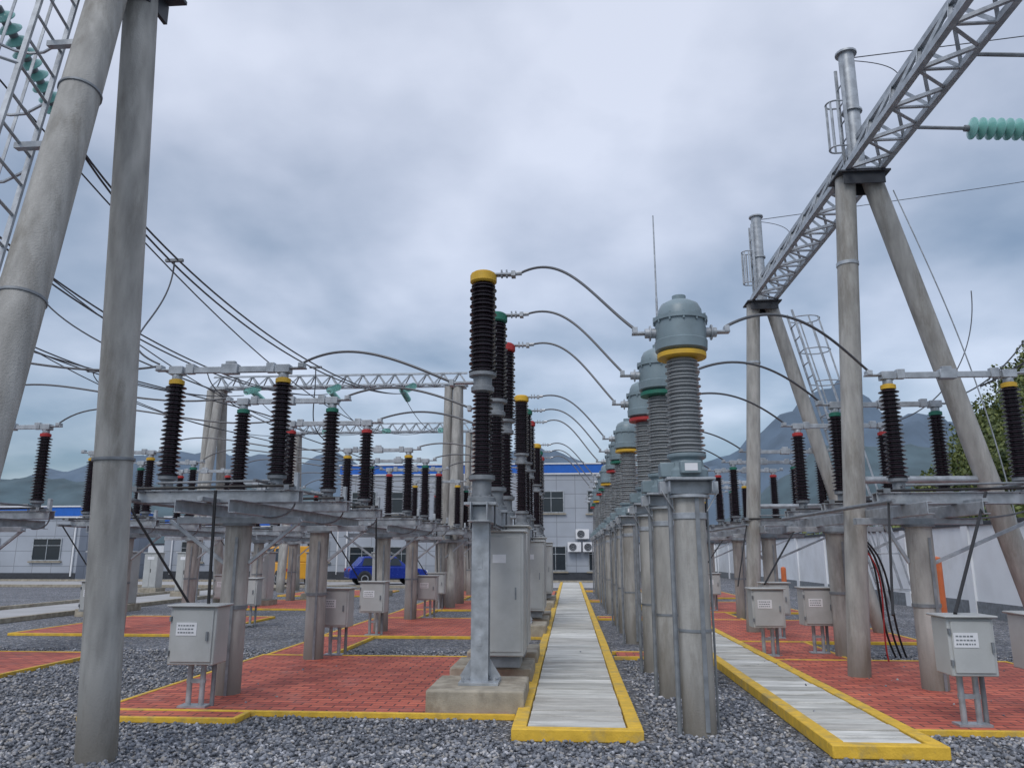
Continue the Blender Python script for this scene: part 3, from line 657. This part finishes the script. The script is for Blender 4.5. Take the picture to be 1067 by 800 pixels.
def leafmat(name,a,b):
    m,nt,bs=newmat(name); N=nt.nodes;L=nt.links
    geo=N.new('ShaderNodeNewGeometry'); n=N.new('ShaderNodeTexNoise'); n.inputs['Scale'].default_value=.35; n.inputs['Detail'].default_value=3; L.new(geo.outputs['Position'],n.inputs['Vector'])
    v=N.new('ShaderNodeTexVoronoi'); v.inputs['Scale'].default_value=2.5; L.new(geo.outputs['Position'],v.inputs['Vector'])
    sp=N.new('ShaderNodeSeparateColor'); L.new(v.outputs['Color'],sp.inputs[0])
    ad=N.new('ShaderNodeMath'); ad.operation='MULTIPLY_ADD'; ad.inputs[1].default_value=.45; L.new(sp.outputs[0],ad.inputs[0])
    L.new(n.outputs['Fac'],ad.inputs[2])
    r=N.new('ShaderNodeValToRGB'); r.color_ramp.elements[0].position=.4; r.color_ramp.elements[0].color=a+(1,); r.color_ramp.elements[1].position=1; r.color_ramp.elements[1].color=b+(1,)
    L.new(ad.outputs[0],r.inputs[0]); L.new(r.outputs[0],bs.inputs['Base Color']); bs.inputs['Roughness'].default_value=.7
    return m
LEAF=leafmat('foliage',(.028,.055,.018),(.19,.22,.06))
def hh(x,y):
    t=max(0,(x-20-.2*max(0,y-30)))/16
    return 18.5*min(1.15,t)**.9 + 1.5*noise.noise(Vector((x*.1,y*.1,0)))
def wooded():
    v=[];f=[];nx,ny=46,50
    for j in range(ny):
        for i in range(nx):
            x=13+i*1.3;y=18+j*1.5; v.append((x,y,hh(x,y)-.8))
    for j in range(ny-1):
        for i in range(nx-1):
            a=j*nx+i; f.append((a,a+1,a+1+nx,a+nx))
    g=G('wooded_hill'); t=g.part('slope',HZ2); t.add(v,f); tr=g.part('tree_trunks',BARK)
    cl=[]
    for _ in range(760):
        x=random.uniform(16,54);y=random.uniform(26,80); r=random.uniform(.7,1.9); z=hh(x,y)
        zz=z+r*random.uniform(.2,1.4); cl.append((x,y,zz,r))
        tr.cyl((x,y,z-1),(x,y,zz+.3*r),.12,.05,5)
    e=g.done()
    P=[]
    for x,y,z,r in cl:
        n=int(190*r/1.5); d=np.random.normal(size=(n,3)); d/=np.linalg.norm(d,axis=1)[:,None]; rad=r*np.random.uniform(.5,1.2,n)
        P.append(np.array([x,y,z])+d*rad[:,None]*np.array([1,1,.85]))
    P=np.concatenate(P);n=len(P)
    a=np.random.normal(size=(n,3));a/=np.linalg.norm(a,axis=1)[:,None];b=np.random.normal(size=(n,3));b=np.cross(a,b);b/=np.linalg.norm(b,axis=1)[:,None]
    s=np.random.uniform(.09,.24,n)[:,None]
    co=np.stack([P-a*s,P+b*s*.7,P+a*s,P-b*s*.7],1).reshape(-1,3)
    me=bpy.data.meshes.new('foliage'); me.vertices.add(4*n); me.vertices.foreach_set('co',co.ravel()); me.loops.add(4*n); me.loops.foreach_set('vertex_index',np.arange(4*n,dtype=np.int32)); me.polygons.add(n); me.polygons.foreach_set('loop_start',np.arange(0,4*n,4,dtype=np.int32)); me.update(calc_edges=True); me.materials.append(LEAF)
    o=bpy.data.objects.new('foliage',me); S.collection.objects.link(o); o.parent=e
wooded()

# ---------------------------------------------------------------- world / sun / camera
w=bpy.data.worlds.new('World'); S.world=w; w.use_nodes=True; nt=w.node_tree;N=nt.nodes;L=nt.links
for n in list(N): N.remove(n)
out=N.new('ShaderNodeOutputWorld'); sky=N.new('ShaderNodeTexSky'); sky.sky_type='NISHITA'; sky.sun_disc=False; sky.sun_elevation=math.radians(48); sky.sun_rotation=math.radians(200)
b1=N.new('ShaderNodeBackground'); b1.inputs[1].default_value=.05; L.new(sky.outputs[0],b1.inputs[0])
tc=N.new('ShaderNodeTexCoord'); sp=N.new('ShaderNodeSeparateXYZ'); L.new(tc.outputs['Generated'],sp.inputs[0])
def M(op,a,b=None,c=None):
    m=N.new('ShaderNodeMath'); m.operation=op
    for i,q in enumerate((a,b,c)):
        if q is None: continue
        if isinstance(q,(int,float)): m.inputs[i].default_value=q
        else: L.new(q,m.inputs[i])
    return m.outputs[0]
zc=M('MAXIMUM',sp.outputs[2],0); den=M('ADD',zc,.30)
cb=N.new('ShaderNodeCombineXYZ'); L.new(M('DIVIDE',sp.outputs[0],den),cb.inputs[0]); L.new(M('DIVIDE',sp.outputs[1],den),cb.inputs[1])
n1=N.new('ShaderNodeTexNoise'); n1.inputs['Scale'].default_value=1.35; n1.inputs['Detail'].default_value=4; n1.inputs['Roughness'].default_value=.48; n1.inputs['Distortion'].default_value=.3; L.new(cb.outputs[0],n1.inputs['Vector'])
n2=N.new('ShaderNodeTexNoise'); n2.inputs['Scale'].default_value=4.2; n2.inputs['Detail'].default_value=6; n2.inputs['Roughness'].default_value=.52; L.new(cb.outputs[0],n2.inputs['Vector'])
f=M('ADD',M('MULTIPLY',n1.outputs['Fac'],.8),M('MULTIPLY',n2.outputs['Fac'],.22))
f=M('ADD',f,M('MULTIPLY',M('SUBTRACT',M('MINIMUM',zc,.6),.31),.40))
f=M('ADD',f,M('MULTIPLY',M('SUBTRACT',M('MINIMUM',zc,.22),.22),.5))
r=N.new('ShaderNodeValToRGB'); e=r.color_ramp.elements; e[0].position=.28; e[0].color=(.07,.12,.19,1); e[1].position=.66; e[1].color=(.64,.67,.76,1); x=e.new(.42); x.color=(.26,.305,.38,1); x=e.new(.53); x.color=(.44,.475,.56,1)
L.new(f,r.inputs[0])
b2=N.new('ShaderNodeBackground'); b2.inputs[1].default_value=1.0; L.new(r.outputs[0],b2.inputs[0])
ad=N.new('ShaderNodeAddShader'); L.new(b1.outputs[0],ad.inputs[0]); L.new(b2.outputs[0],ad.inputs[1]); L.new(ad.outputs[0],out.inputs[0])
sd=bpy.data.lights.new('sun','SUN'); sd.energy=1.15; sd.angle=math.radians(25); sd.color=(1,.97,.93); so=bpy.data.objects.new('sun',sd); S.collection.objects.link(so)
el,az=math.radians(48),math.radians(200)
dv=Vector((math.sin(az)*math.cos(el),math.cos(az)*math.cos(el),math.sin(el))); so.rotation_euler=dv.to_track_quat('Z','Y').to_euler()
cd=bpy.data.cameras.new('camera'); cd.sensor_width=36; cd.lens=27.0; cd.clip_end=4000; co=bpy.data.objects.new('camera',cd); S.collection.objects.link(co)
co.location=(0,0,1.6); co.rotation_euler=(math.radians(102.5),0,math.radians(4.2)); S.camera=co
S.view_settings.view_transform='Standard'; S.view_settings.look='None'; S.view_settings.exposure=0
